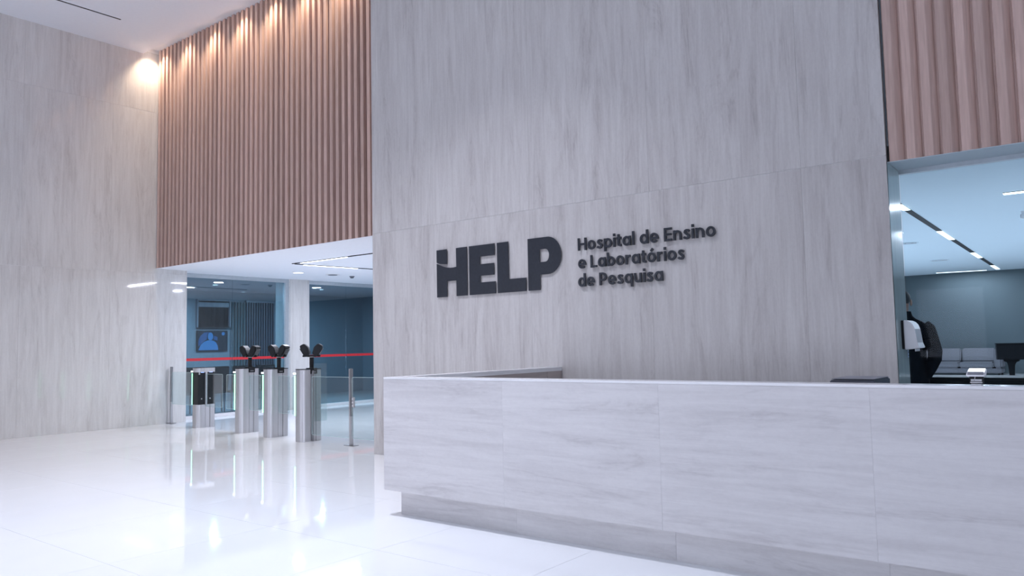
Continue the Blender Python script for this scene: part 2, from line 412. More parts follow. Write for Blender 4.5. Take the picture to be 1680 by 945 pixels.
# ------------------------------------------------------------------ lettering on the wall
def extrude_ribbon(bm, pts, wdt, y0, y1, closed=False, square=True):
    """solid ribbon of constant width along 2D points (x,z)"""
    n = len(pts); L, Rr = [], []
    for i in range(n):
        p = Vector(pts[i])
        a = Vector(pts[(i - 1) % n]) if (closed or i > 0) else None
        b = Vector(pts[(i + 1) % n]) if (closed or i < n - 1) else None
        dirs = []
        if a is not None: dirs.append((p - a).normalized())
        if b is not None: dirs.append((b - p).normalized())
        t = sum(dirs, Vector((0, 0)))
        t = t.normalized() if t.length > 1e-6 else dirs[0]
        nn = Vector((-t.y, t.x)); k = 1.0
        if len(dirs) == 2: k = 1.0 / max(0.5, nn.dot(Vector((-dirs[0].y, dirs[0].x))))
        L.append(p + nn * wdt / 2 * k); Rr.append(p - nn * wdt / 2 * k)
    q = [[bm.verts.new((v.x, y, v.y)) for v in arr] for arr in (L, Rr) for y in (y0, y1)]
    Lf, Lb, Rf, Rb = q
    m = n if closed else n - 1
    for i in range(m):
        j = (i + 1) % n
        bm.faces.new((Lf[i], Lf[j], Rf[j], Rf[i])); bm.faces.new((Lb[i], Rb[i], Rb[j], Lb[j]))
        bm.faces.new((Lf[i], Lb[i], Lb[j], Lf[j])); bm.faces.new((Rf[i], Rf[j], Rb[j], Rb[i]))
    if not closed:
        for i in (0, n - 1): bm.faces.new((Lf[i], Rf[i], Rb[i], Lb[i]))
def arc(cx, cz, rx, rz, a0, a1, n=16):
    return [(cx + rx * math.cos(math.radians(a0 + (a1 - a0) * i / n)), cz + rz * math.sin(math.radians(a0 + (a1 - a0) * i / n))) for i in range(n + 1)]
YF, YB = YW - 0.034, YW - 0.014
def posts(bm, pts):
    for x, z in pts: bm_tube(bm, (x, YB - 0.001, z), (x, YW + 0.001, z), 0.006, seg=6)
sg = tag(empty('wall_sign', (-5.45, YW, 1.912)), 'four very large dark capital letters mounted on the travertine wall', 'sign')
def big(name, outlines, x0, x1, holes=None):
    z0, z1 = 1.912, 2.472
    bm = bmesh.new()
    for o in outlines: bm_prism(bm, [(x0 + u * (x1 - x0), z0 + v * (z1 - z0)) for u, v in o], 'y', YB - 0.008, YB)
    posts(bm, [(x0 + 0.08, z0 + 0.08), (x0 + 0.08, z1 - 0.08)])
    o = build(name, bm, 'sign', None); o.parent = sg; o.matrix_parent_inverse = sg.matrix_world.inverted()
    o.location = (5.45, -YW, -1.912); o.matrix_parent_inverse = Matrix()
    return o
swt = [(0.0, 0.715), (0.08, 0.685), (0.17, 0.655), (0.26, 0.63), (0.36, 0.612), (0.46, 0.602), (0.56, 0.602), (0.655, 0.61)]
big('letter', [[(0, 0), (0.34, 0), (0.34, 0.325), (0.65, 0.325), (0.65, 0), (1, 0), (1, 1), (0.65, 1)] + swt[::-1],
               [(0, 0.735), (0.12, 0.705), (0.25, 0.69), (0.345, 0.685), (0.345, 1), (0, 1)]], -6.341, -5.864)
big('letter', [[(0, 0), (1, 0), (1, 0.24), (0.42, 0.24), (0.42, 0.375), (0.95, 0.375), (0.95, 0.61), (0.42, 0.61), (0.42, 0.765), (0.98, 0.765), (0.98, 1), (0, 1)]], -5.829, -5.443)
big('letter', [[(0, 0), (1, 0), (1, 0.26), (0.40, 0.26), (0.40, 1), (0, 1)]], -5.415, -5.016)
outer = [(0.36, 1.0)] + arc(0.60, 0.645, 0.40, 0.355, 90, -90, 20) + [(0.36, 0.29)]
inner = [(0.36, 0.775)] + arc(0.53, 0.6525, 0.115, 0.1225, 90, -90, 20) + [(0.36, 0.53)]
bowl = [[outer[i], outer[i + 1], inner[i + 1], inner[i]] for i in range(len(outer) - 1)]
big('letter', [[(0, 0), (0.36, 0), (0.36, 1), (0, 1)]] + bowl, -4.986, -4.551)

S = 0.17   # stroke (cap height = 1)
XH = 0.74
def ring(cx, cz, rx, rz, a0=0, a1=360): return arc(cx, cz, rx, rz, a0, a1, 28)
ro_x, ro_z = 0.235, XH / 2 - S / 2 + 0.01
def glyph(ch):
    """returns (advance, list of (points, closed))"""
    cx = ro_x + S / 2; cz = XH / 2; s2 = S / 2
    full = (ring(cx, cz, ro_x, ro_z)[:-1], True); Rt = cx + ro_x
    V = lambda x, z0, z1: ([(x, z0), (x, z1)], False)
    if ch == 'o': return 2 * cx, [full]
    if ch == 'O': return 2 * cx, [full, ([(cx - 0.04, 0.83), (cx + 0.12, 1.03)], False)]
    if ch in 'a': return 2 * cx, [full, V(Rt, 0, XH)]
    if ch == 'd': return 2 * cx, [full, V(Rt, 0, 1.06)]
    if ch == 'q': return 2 * cx, [full, V(Rt, -0.27, XH)]
    if ch == 'b': return 2 * cx, [full, V(s2, 0, 1.06)]
    if ch == 'p': return 2 * cx, [full, V(s2, -0.27, XH)]
    if ch == 'e': return 2 * cx, [(ring(cx, cz, ro_x, ro_z, 0, 318), False), ([(cx - ro_x, cz - 0.02), (Rt + s2, cz - 0.02)], False)]
    if ch == 's':
        pts = [(0.42, XH - 0.17), (0.36, XH - 0.10), (0.25, XH - 0.08), (0.15, XH - 0.12), (0.12, XH - 0.21), (0.17, XH - 0.29), (0.28, cz - 0.02), (0.36, 0.29), (0.38, 0.19), (0.33, 0.10), (0.23, 0.075), (0.12, 0.10), (0.05, 0.18)]
        return 0.48, [(pts, False)]
    if ch == 'i': return S, [V(s2, 0, XH), ([(s2, 0.83), (s2, 1.04)], False)]
    if ch == 'l': return S, [V(s2, 0, 1.06)]
    if ch == 't': return 0.36, [([(0.15, 0.95), (0.15, 0.24), (0.18, 0.12), (0.27, 0.085), (0.36, 0.10)], False), ([(0, XH - s2), (0.36, XH - s2)], False)]
    if ch == 'n': return 0.60, [V(s2, 0, XH), ([(s2, 0.42)] + arc(0.30, 0.42, 0.205, 0.235, 180, 0, 12)[1:-1] + [(0.505, 0.42), (0.505, 0)], False)]
    if ch == 'u': return 0.60, [V(0.505, 0, XH), ([(s2, XH), (s2, 0.32)] + arc(0.30, 0.32, 0.205, 0.235, 180, 360, 12)[1:-1] + [(0.505, 0.32)], False)]
    if ch == 'r': return 0.40, [V(s2, 0, XH), ([(s2, 0.40), (0.13, 0.53), (0.22, 0.63), (0.39, 0.645)], False)]
    if ch == 'H': return 0.72, [V(s2, 0, 1), V(0.72 - s2, 0, 1), ([(s2, 0.5), (0.72 - s2, 0.5)], False)]
    if ch == 'E': return 0.56, [V(s2, 0, 1), ([(s2, s2), (0.56, s2)], False), ([(s2, 0.5), (0.52, 0.5)], False), ([(s2, 1 - s2), (0.56, 1 - s2)], False)]
    if ch == 'L': return 0.53, [V(s2, 0, 1), ([(s2, s2), (0.53, s2)], False)]
    if ch == 'P': return 0.62, [V(s2, 0, 1), ([(s2, 1 - s2), (0.32, 1 - s2)] + arc(0.32, 0.655, 0.205, 0.25, 90, -90, 12)[1:-1] + [(0.32, 0.405), (s2, 0.405)], False)]
    return 0.3, []
tl = tag(empty('wall_sign', (-3.6, YW, 1.9)), 'three lines of small dark lettering right of the very large letters', 'sign')
def line(text, x0, x1, base, cap):
    gap = 0.10
    adv = []; x = 0
    for c in text:
        a, st = glyph(c); adv.append((x, st)); x += a + (gap if c != ' ' else 0.0)
    total = x - gap; k = (x1 - x0) / total
    for c, (xo, st) in zip(text, adv):
        if not st: continue
        bm = bmesh.new()
        for pts, closed in st:
            extrude_ribbon(bm, [((x0 + (xo + px) * k), base + pz * cap) for px, pz in pts], S * cap * 0.98, YF + 0.002 + 0.0004 * st.index((pts, closed)), YB, closed)
        cx = sum(v.co.x for v in bm.verts) / len(bm.verts)
        posts(bm, [(x0 + (xo + S / 2) * k if c not in 'oOes' else cx, base + (0.35 if c not in 'oOe' else 0.10) * cap)])
        o = build('letter', bm, 'sign', tl); o.location = (3.6, -YW, -1.9)
CAP = 0.128
line('Hospital de Ensino', -4.338, -2.845, 2.285, CAP)
line('e LaboratOrios', -4.338, -3.159, 2.0995, CAP)
line('de Pesquisa', -4.344, -3.386, 1.914, CAP)

# ------------------------------------------------------------------ turnstiles
GW, GL = 0.22, 0.33
def stadium_front(w, l, r, n=10):
    """plan outline: rounded front corners (towards -y), square back"""
    pts = [(w / 2, l), (-w / 2, l)]
    pts += [(-w / 2 + r + r * math.cos(math.radians(180 + 90 * i / n)), r + r * math.sin(math.radians(180 + 90 * i / n))) for i in range(n + 1)]
    pts += [(w / 2 - r + r * math.cos(math.radians(270 + 90 * i / n)), r + r * math.sin(math.radians(270 + 90 * i / n))) for i in range(n + 1)]
    return pts
def glass_wing(parent, x0, x1, y, z0, z1):
    """thin sheet with rounded corners and polished rim"""
    r = 0.03
    def out(dd):
        P = []
        for cx, cz, a in ((x1 - r, z1 - r, 0), (x0 + r, z1 - r, 90), (x0 + r, z0 + r, 180), (x1 - r, z0 + r, 270)):
            P += [(cx + (r - dd) * math.cos(math.radians(a + 15 * i)), cz + (r - dd) * math.sin(math.radians(a + 15 * i))) for i in range(7)]
        return P
    bm = bmesh.new(); bm_prism(bm, out(0.003), 'y', y - 0.005, y + 0.005)
    w = build('glass_wing', bm, 'glass', parent)
    bm = bmesh.new(); A, B = out(0.0), out(0.0035)
    n = len(A)
    for yy in (y - 0.0052, y + 0.0052):
        va = [bm.verts.new((p[0], yy, p[1])) for p in A]; vb = [bm.verts.new((p[0], yy, p[1])) for p in B]
        for i in range(n): bm.faces.new((va[i], va[(i + 1) % n], vb[(i + 1) % n], vb[i]))
    bmesh.ops.remove_doubles(bm, verts=bm.verts[:], dist=1e-6)
    e = build('polished_rim', bm, 'glassedge', w)
    return w
def reader_head(t, cx, cy, z, yaw):
    """black twin face-reader: notch block, post, bracket, two tilted heads"""
    h = empty('twin_reader', (cx, cy, z)); h.parent = t; h.rotation_euler = (0, 0, 0)
    box('mount_block', 'black', h, -0.055, 0.055, -0.06, 0.06, -0.075, 0.012, 0.003)
    part_label(box('mount_label', 'steel2', h, 0.056, 0.058, -0.03, 0.03, -0.055, -0.042), 'small grey plate')
    box('post', 'black', h, -0.026, 0.026, -0.022, 0.022, 0.0, 0.17, 0.004)
    box('bracket_plate', 'steel', h, -0.03, 0.03, -0.03, 0.03, 0.165, 0.176, 0.002)
    box('bracket_arm', 'black', h, -0.13, 0.13, -0.02, 0.02, 0.172, 0.20, 0.006, rot=(0, 0, yaw))
    for s in (-1, 1):
        bm = bmesh.new()
        bm_prism(bm, [(-0.045, -0.085), (0.035, -0.075), (0.062, 0.02), (0.040, 0.095), (-0.030, 0.100), (-0.050, 0.02)], 'x', -0.068, 0.068)
        m = Matrix.Rotation(yaw, 4, 'Z') @ Matrix.Translation((s * 0.085, 0, 0.265)) @ Matrix.Rotation(s * -0.0 + (PI / 2 if s > 0 else -PI / 2), 4, 'Z') @ Matrix.Rotation(0.55, 4, 'X')
        bmesh.ops.transform(bm, matrix=m, verts=bm.verts)
        hd = build('reader_head', bm, 'black', h, bevel=0.008, seg=2, smooth=True)
        bm = bmesh.new()
        bm_box(bm, -0.055, 0.055, -0.0545, -0.0475, -0.06, 0.065)
        bmesh.ops.transform(bm, matrix=m, verts=bm.verts)
        build('reader_screen', bm, 'black', h)
    return h
def turnstile(x, y, kind, label, wingL, wingR, yaw=0.0):
    t = tag(empty('turnstile', (x, y, 0)), label, 'turnstile', 'lobby turnstiles')
    z1 = 1.045
    if kind == 'solid':
        bm = bmesh.new(); bm_prism(bm, stadium_front(GW, 0.15, 0.085), 'z', 0.0, z1 - 0.012)
        build('front_column', bm, 'steel', t, smooth=True)
        box('inner_frame', 'slot', t, -GW / 2 + 0.01, GW / 2 - 0.006, 0.1505, 0.24, 0.001, z1 - 0.016)
        box('side_panel', 'steel', t, -GW / 2 + 0.002, GW / 2 - 0.001, 0.155, 0.235, 0.0, z1 - 0.014, 0.003)
        box('rear_panel', 'steel', t, -GW / 2, GW / 2, 0.241, GL, 0.0, z1 - 0.012, 0.003)
        bm = bmesh.new(); bm_prism(bm, stadium_front(GW + 0.006, GL + 0.003, 0.087), 'z', z1 - 0.011, z1)
        build('top_cap', bm, 'blackgloss', t, smooth=True)
        zl = 0.37
        reader_head(t, 0.060, 0.20, z1, yaw)
    else:
        bm = bmesh.new(); bm_prism(bm, stadium_front(GW, 0.15, 0.085), 'z', 0.0, 0.40)
        build('front_column', bm, 'steel', t, smooth=True)
        box('side_panel', 'steel', t, -GW / 2 + 0.002, GW / 2 - 0.001, 0.155, 0.235, 0.0, 0.398, 0.003)
        box('rear_panel', 'steel', t, -GW / 2, GW / 2, 0.241, GL, 0.0, 0.40, 0.003)
        part_label(box('open_core', 'black', t, -GW / 2 + 0.014, GW / 2 - 0.014, 0.02, GL - 0.012, 0.40, 0.962, 0.002), 'matt black mechanism cover')
        box('center_pole', 'steel', t, GW / 2 - 0.02, GW / 2 + 0.004, 0.15, 0.185, 0.40, 0.962, 0.004)
        for yy in (0.085, 0.245):
            bm = bmesh.new(); bm_tube(bm, (GW / 2 - 0.016, yy, 0.50), (GW / 2 - 0.008, yy, 0.50), 0.012)
            build('bolt', bm, 'steel', t)
        bm = bmesh.new(); bm_prism(bm, stadium_front(GW, GL, 0.085), 'z', 0.962, z1 - 0.008)
        build('head_block', bm, 'steel', t, smooth=True)
        bm = bmesh.new(); bm_prism(bm, stadium_front(GW + 0.006, GL + 0.003, 0.087), 'z', z1 - 0.0075, z1)
        build('top_cap', bm, 'blackgloss', t, smooth=True)
        for yy in (0.07, 0.23):
            part_label(box('floor_light', 'led_blue', t, GW / 2 - 0.03, GW / 2 - 0.002, yy, yy + 0.055, 0.956, 0.9615), 'small blue light')
        box('sensor', 'steel', t, GW / 2 - 0.03, GW / 2 - 0.01, 0.03, 0.055, 0.92, 0.9615, 0.002)
        zl = 0.40
    # light strip set into the front left corner
    part_label(box('light_strip', 'led_green', t, -GW / 2 + 0.004, -GW / 2 + 0.022, -0.004 + 0.02, 0.04, zl, 0.945, 0.002), 'glowing green light strip')
    part_label(box('status_lamp', 'led_white', t, -GW / 2 + 0.0, -GW / 2 + 0.055, -0.002, 0.012, 0.967, 0.99, 0.002), 'small white status lamp')
    if wingR: glass_wing(t, GW / 2 + 0.002, GW / 2 + wingR, 0.165, 0.36, 0.93)
    if wingL: glass_wing(t, -GW / 2 - wingL, -GW / 2 - 0.002, 0.165, 0.36, 0.93)
    return t
turnstile(-12.80, 7.24, 'open', 'turnstile with open black middle, nearest the side wall', 0.0, 0.52)
turnstile(-11.32, 7.14, 'solid', 'steel turnstile with twin black readers beside the open black one', 0.46, 0.30, 0.35)
turnstile(-10.36, 7.02, 'solid', 'middle steel turnstile with twin black readers', 0.28, 0.28, 0.35)
td = turnstile(-9.43, 6.93, 'solid', 'steel turnstile with twin readers closest to the sign wall', 0.26, 0.0, 0.75)
box('guard_pole', 'steel2', td, GW / 2 + 0.004, GW / 2 + 0.03, 0.155, 0.185, 0.0, 1.02, 0.004)
part_label(box('guard_glass', 'glass', td, GW / 2 + 0.008, GW / 2 + 0.018, 0.19, 0.42, 0.28, 1.12), 'upright clear glass guard')

# ------------------------------------------------------------------ glass barrier posts and panels
def barrier(x, y, label, spans, lock):
    t = tag(empty('barrier_post', (x, y, 0)), label, 'barrier post', 'slim steel barrier posts')
    box('base_plate', 'steel2', t, -0.10, 0.10, -0.05, 0.05, 0.0, 0.008, 0.002)
    box('post', 'steel', t, -0.022, 0.022, -0.022, 0.022, 0.008, 1.05, 0.004)
    part_label(box('post_cover', 'steel2', t, 0.0, 0.026, -0.026, 0.012, 0.40, 1.05, 0.002), 'darker upper sleeve')
    if lock:
        box('lock_plate', 'steel', t, 0.027, 0.075, -0.012, 0.012, 0.52, 0.66, 0.003)
        for z in (0.545, 0.59, 0.635):
            bm = bmesh.new(); bm_tube(bm, (0.05, -0.022, z), (0.05, -0.012, z), 0.010); build('lock_bolt', bm, 'white', t)
    for x0, x1, z0, z1 in spans: glass_wing(t, x0, x1, 0.0, z0, z1)
    return t
barrier(-14.00, 7.47, 'slim steel post standing against the side wall', [(0.03, 1.06, 0.36, 0.95)], False)
barrier(-8.40, 7.05, 'slim steel post with lock beside the sign wall', [(-0.86, -0.03, 0.10, 0.935), (0.03, 0.90, 0.10, 0.935)], True)

# ------------------------------------------------------------------ dark glass partition beyond the turnstiles
w1 = struct(empty('window_1', (XG, 10.4, 0)), 'dark glass partition with a red stripe behind the turnstiles')
def wbox(name, mat, x0, x1, y0, y1, z0, z1, bevel=0.002): return box(name, mat, w1, x0, x1, y0 - 10.4, y1 - 10.4, z0, z1, bevel)
for y0, y1 in ((7.80, 9.055), (9.063, 10.33), (10.94, 12.07), (12.078, 14.0)):
    wbox('glass_pane', 'glassD', -0.006, 0.006, y0, y1, 0.06, 2.80, 0)
    part_label(wbox('red_stripe', 'red', 0.007, 0.009, y0 + 0.002, y1 - 0.002, 1.135, 1.19, 0), 'red safety stripe')
wbox('head_rail', 'alu', -0.05, 0.05, 7.80, 14.0, 2.80, ZH)
wbox('sill_rail', 'white', -0.05, 0.05, 7.80, 10.33, 0.0, 0.06)
wbox('sill_rail', 'white', -0.05, 0.05, 10.94, 14.0, 0.0, 0.06)
wbox('side_post', 'alu', -0.05, 0.05, 10.335, 10.425, 0.0, 2.80)
col = struct(box('wall_pier', 'grout', None, -15.0, -14.475, 10.43, 10.935, 0, ZH), 'narrow travertine pier between the dark panes')
box('stone_panel', 'trav_left', col, -14.474, -14.45, 10.428, 10.937, 0.0, ZH, 0.0015)
# room behind the glass
struct(box('wall_room_back', 'darkwall', None, -18.7, -18.5, 7.2, 16.0, 0, 2.95))
struct(box('wall_room_side', 'darkwall', None, -18.5, -14.53, 7.60, 7.797, 0, 2.95))
struct(box('wall_room_end', 'darkwall', None, -18.5, -7.45, 16.0, 16.2, 0, 2.95))
struct(box('floor_room', 'darkfloor', None, -18.5, -14.60, 7.8, 16.0, -0.002, 0.003))
struct(box('ceiling_room', 'darkwall', None, -18.7, -14.60, 7.2, 16.0, 2.87, 2.99))
bm = bmesh.new(); bm_box(bm, WX0 + 0.003, WX0 + 0.2, 7.105, 16.0, 0, 2.99)
struct(build('wall_lobby_right', bm, 'trav'), 'stone wall of the passage behind the sign wall')
# window shutter box, curtain and screen on the room's back wall
t = tag(empty('wall_cabinet', (-18.5, 10.95, 1.95)), 'dark framed recess above the lit screen behind the glass', 'cabinet')
box('back_panel', 'blackgloss', t, 0.001, 0.03, -0.44, 0.44, 0.0, 0.66, 0.003)
for a in ((-0.47, -0.44, -0.03, 0.70), (0.44, 0.47, -0.03, 0.70)): box('side_frame', 'grey', t, 0.001, 0.10, a[0], a[1], a[2], a[3], 0.003)
box('top_frame', 'grey', t, 0.001, 0.10, -0.44, 0.44, 0.66, 0.70, 0.003)
box('roller_box', 'grey', t, 0.03, 0.09, -0.43, 0.43, 0.50, 0.62, 0.01)
box('bottom_frame', 'black', t, 0.001, 0.11, -0.44, 0.44, -0.03, 0.0, 0.003)
t = tag(empty('wall_screen', (-18.5, 10.90, 1.345)), 'wall screen showing a blue figure behind the glass', 'screen')
box('screen_case', 'black', t, 0.001, 0.05, -0.40, 0.46, -0.03, 0.50, 0.004)
box('display', 'screen_dark', t, 0.051, 0.054, -0.385, 0.445, -0.015, 0.485)
def flat(name, mat, pts):
    bm = bmesh.new(); bm_prism(bm, pts, 'x', 0.0545, 0.056); return build(name, bm, mat, t)
flat('picture_figure', 'screen_light', [(-0.36, 0.0), (0.19, 0.0), (0.17, 0.12), (0.12, 0.20), (0.04, 0.245), (-0.10, 0.25), (-0.20, 0.22), (-0.30, 0.13)])
flat('picture_figure', 'screen_light', arc(-0.03, 0.35, 0.075, 0.10, 0, 360, 18)[:-1])
flat('picture_figure', 'screen_blue', [(-0.36, 0.10), (-0.29, 0.15), (-0.21, 0.23), (-0.13, 0.28), (-0.12, 0.40), (-0.05, 0.46), (-0.20, 0.45), (-0.31, 0.36), (-0.36, 0.24)])
flat('picture_figure', 'screen_blue', [(0.06, 0.27), (0.16, 0.24), (0.17, 0.33), (0.07, 0.37)])
flat('picture_figure', 'screen_light', arc(0.33, 0.42, 0.045, 0.045, 0, 360, 14)[:-1])
t = tag(empty('slatted_blind', (-18.5, 12.35, 0.3)), 'dark vertical blind in the room behind the glass', 'blind')
pr = None
for i in range(12):
    if pr is None:
        bm = bmesh.new(); bm_box(bm, 0.02, 0.075, -0.02, 0.02, 0, 2.3); pr = build('blind_slat', bm, 'darkgrey', t, (0, -0.42, 0), bevel=0.004)
    else: share('blind_slat', pr, t, (0, -0.42 + i * 0.075, 0))
box('head_rail', 'grey', t, 0.015, 0.08, -0.46, 0.46, 2.3, 2.36, 0.003)
t = tag(empty('slatted_blind', (-18.5, 11.68, 0.3)), 'pale lit vertical blind beside the dark one behind the glass', 'blind')
pr = None
for i in range(5):
    if pr is None:
        bm = bmesh.new(); bm_box(bm, 0.02, 0.07, -0.02, 0.02, 0, 2.3); pr = build('blind_slat', bm, 'hallwall', t, (0, -0.17, 0), bevel=0.004)
    else: share('blind_slat', pr, t, (0, -0.17 + i * 0.085, 0))
downlight('room_downlight', (-18.30, 11.72, 2.87), 'tiny downlight over the pale blind behind the glass', 'downlights behind the glass', 0.05, 'lamp_cool', 7, (1.0, 0.95, 0.88), math.radians(80))
downlight('room_downlight', (-16.6, 9.9, 2.87), 'small downlight over the chairs behind the glass', 'downlights behind the glass', 0.06, 'lamp_cool', 150, (0.6, 0.82, 1.0))
downlight('room_downlight', (-16.4, 12.8, 2.87), 'added small downlight brightening the room behind the far dark pane', 'downlights behind the glass', 0.06, 'lamp_cool', 150, (0.6, 0.82, 1.0))  # extra lamp, added only to lift the dark room behind this pane
# waiting chairs behind the glass
def waiting_chair(y, label):
    c = tag(empty('waiting_chair', (-15.45, y, 0), 0), label, 'chair', 'dark waiting chairs behind the glass')
    box('seat', 'black', c, -0.22, 0.24, -0.25, 0.25, 0.42, 0.47, 0.015)
    bm = bmesh.new(); bm_prism(bm, [(0.23, 0.46), (0.28, 0.46), (0.34, 0.98), (0.32, 1.0), (0.29, 0.99)], 'y', -0.24, 0.24)
    build('backrest', bm, 'black', c, bevel=0.012)
    for sx in (-0.18, 0.2):
        for sy in (-0.2, 0.2): box('leg', 'steel2', c, sx - 0.012, sx + 0.012, sy - 0.012, sy + 0.012, 0.003, 0.42)
for i, y in enumerate((8.55, 9.12, 9.69, 10.26)):
    waiting_chair(y, ORD[i] + ' dark chair from the side wall, behind the glass')

# lamps of the turnstile lobby
downlight('lobby_downlight', (-13.08, 9.63, ZH), 'round downlight above the pier behind the turnstiles', 'round downlights over the turnstile lobby', 0.105, 'lamp_cool', 10, COOL)
downlight('lobby_downlight', (-13.08, 12.35, ZH), 'round downlight mirrored in the far dark pane', 'round downlights over the turnstile lobby', 0.105, 'lamp_cool', 30, COOL)
downlight('lobby_downlight', (-9.3, 10.2, ZH), 'round downlight hidden behind the sign wall', 'round downlights over the turnstile lobby', 0.105, 'lamp_cool', 30, COOL)
def light_track(p0, p1, lit, label, grp, z, wdt, power, tilt=0):
    p0, p1 = Vector((*p0, z)), Vector((*p1, z)); d_ = p1 - p0; ln = d_.length
    t = tag(empty('linear_light_track', p0, math.atan2(d_.y, d_.x)), label, 'light track', grp)
    box('channel', 'slot', t, 0, ln, -wdt / 2, wdt / 2, -0.012, -0.0005)
    for a, b in lit:
        box('light_bar', 'line_cool', t, a, b, -wdt * 0.55, wdt * 0.55, -0.02, -0.0125, 0.001)
        area_light('track_glow', ((a + b) / 2, 0, -0.03), (0, 0, -1), b - a, wdt * 1.2, power * (b - a), COOL, t)
    return t
light_track((-11.72, 8.50), (-8.6, 8.53), [(0.25, 1.50)], 'lit ceiling line running to the right of the chevron', 'light lines over the turnstile lobby', ZH, 0.03, 46)
light_track((-11.73, 8.56), (-11.45, 11.4), [(0.18, 1.36)], 'lit ceiling line receding from the chevron tip', 'light lines over the turnstile lobby', ZH, 0.03, 46)
t = tag(empty('air_diffuser', (-12.95, 10.4, ZH)), 'round white diffuser right of the lobby downlight', 'diffuser')
bm = bmesh.new(); bm_tube(bm, (0, 0, -0.012), (0, 0, 0.0), 0.13, 0.15, 24); build('plate', bm, 'white', t)
bm = bmesh.new(); bm_tube(bm, (0, 0, -0.022), (0, 0, -0.0125), 0.09, 0.10, 24); build('cone', bm, 'grey', t)
t = tag(empty('smoke_detector', (-13.05, 11.0, ZH)), 'small dark detector on the lobby ceiling', 'detector')
bm = bmesh.new(); bm_tube(bm, (0, 0, -0.02), (0, 0, 0.0), 0.05, 0.06, 16); build('base', bm, 'grey', t)
bm = bmesh.new(); bm_tube(bm, (0, 0, -0.045), (0, 0, -0.0205), 0.03, 0.045, 16); build('sensor_dome', bm, 'darkgrey', t)

# ------------------------------------------------------------------ hall behind the right opening
HZ = 3.5
struct(box('wall_back', 'hallwall', None, -7.2, 6.0, 30.9, 31.1, 0, HZ + 0.1), 'blue-grey far wall of the hall')
struct(box('wall_hall_left', 'hallwhite', None, -7.28, -7.2, 7.14, 31.1, 0, HZ + 0.1))
struct(box('ceiling_hall', 'hallwhite', None, -7.28, 6.0, 7.205, 31.1, HZ, HZ + 0.15), 'pale ceiling of the hall')
struct(box('wall_hall_front', 'hallwhite', None, -7.2, WX1 - 0.02, 7.102, 7.13, 0, HZ))
w2 = struct(empty('window_2', (2.0, 7.10, 0)), 'clear glazing of the right opening')
for x0, x1 in ((-3.395, -0.93), (-0.922, 1.5), (1.508, 3.95)):
    box('glass_pane', 'glassR', w2, x0, x1, -0.006, 0.006, 0.02, 2.70)
box('head_rail', 'alu', w2, -3.399, 3.99, -0.03, 0.03, 2.70, ZR, 0.002)
box('sill_rail', 'alu', w2, -3.399, 3.99, -0.03, 0.03, 0.0, 0.02)
HT = 'light lines on the hall ceiling'
light_track((-2.70, 11.4), (-3.13, 30.3), [(2.42, 3.1), (6.6, 8.4), (12.1, 13.8), (17.0, 18.8)], 'long dark track with four lit segments on the hall ceiling', HT, HZ, 0.10, 22)
light_track((-1.31, 13.95), (2.4, 13.95), [(0.0, 3.7)], 'wide lit bar on the hall ceiling near the right edge', HT, HZ, 0.14, 30)
light_track((-4.95, 30.1), (-3.45, 30.35), [(0.0, 1.5)], 'thin lit line close to the hall back wall', HT, HZ, 0.08, 20)
light_track((-5.9, 12.0), (-5.9, 28.0), [(0.5, 15.5)], 'long lit line hidden behind the sign wall', HT, HZ, 0.10, 14)
light_track((0.6, 17.0), (0.6, 29.0), [(0.5, 11.5)], 'long lit line outside the picture on the right', HT, HZ, 0.10, 14)
def diffuser(x, y, label, r):
    t = tag(empty('air_diffuser', (x, y, HZ)), label, 'diffuser', 'round diffusers on the hall ceiling')
    bm = bmesh.new(); bm_tube(bm, (0, 0, -0.015), (0, 0, 0.0), r * 0.92, r, 28); build('plate', bm, 'hallwhite', t)
    bm = bmesh.new()
    for rr in (r * 0.8, r * 0.5):
        for i in range(24):
            a, b = 2 * PI * i / 24, 2 * PI * (i + 1) / 24
            bm.faces.new([bm.verts.new((q * math.cos(c), q * math.sin(c), -0.0165)) for q, c in ((rr, a), (rr, b), (rr - 0.035, b), (rr - 0.035, a))])
    build('grooves', bm, 'grey', t)
diffuser(-3.78, 19.8, 'round diffuser on the hall ceiling next to the wall end', 0.21)
diffuser(-4.02, 25.1, 'round diffuser deeper on the hall ceiling', 0.25)
t = tag(empty('security_camera', (-1.24, 16.3, HZ)), 'small white camera on the hall ceiling at the right edge', 'camera')
bm = bmesh.new(); bm_tube(bm, (0, 0, -0.03), (0, 0, 0.0), 0.045, 0.05, 16); build('mount', bm, 'white', t)
box('camera_body', 'white', t, -0.05, 0.16, -0.05, 0.05, -0.13, -0.03, 0.015)
bm = bmesh.new(); bm_tube(bm, (-0.055, 0, -0.08), (-0.049, 0, -0.08), 0.035, 0.035, 14); build('lens', bm, 'blackgloss', t)

# sofa
def rounded(name, mat, parent, x0, x1, y0, y1, z0, z1, r): return box(name, mat, parent, x0, x1, y0, y1, z0, z1, r)
so = tag(empty('sofa', (-3.12, 30.0, 0)), 'grey upholstered sofa against the far hall wall', 'sofa')
CW = 1.0
rounded('base', 'sofa', so, -0.22 - 3 * CW - 0.3, -0.02, -0.42, 0.50, 0.06, 0.22, 0.02)
for i in range(3):
    x1 = -0.24 - i * CW
    rounded('seat_cushion', 'sofa', so, x1 - CW + 0.012, x1, -0.44, 0.26, 0.222, 0.42, 0.04)
    bm = bmesh.new(); bm_prism(bm, [(0.18, 0.423), (0.40, 0.423), (0.47, 0.86), (0.33, 0.875)], 'x', x1 - CW + 0.02, x1 - 0.01)
    build('back_cushion', bm, 'sofa', so, bevel=0.04)
rounded('backrest', 'sofa', so, -0.22 - 3 * CW - 0.3, -0.02, 0.475, 0.62, 0.222, 0.80, 0.03)
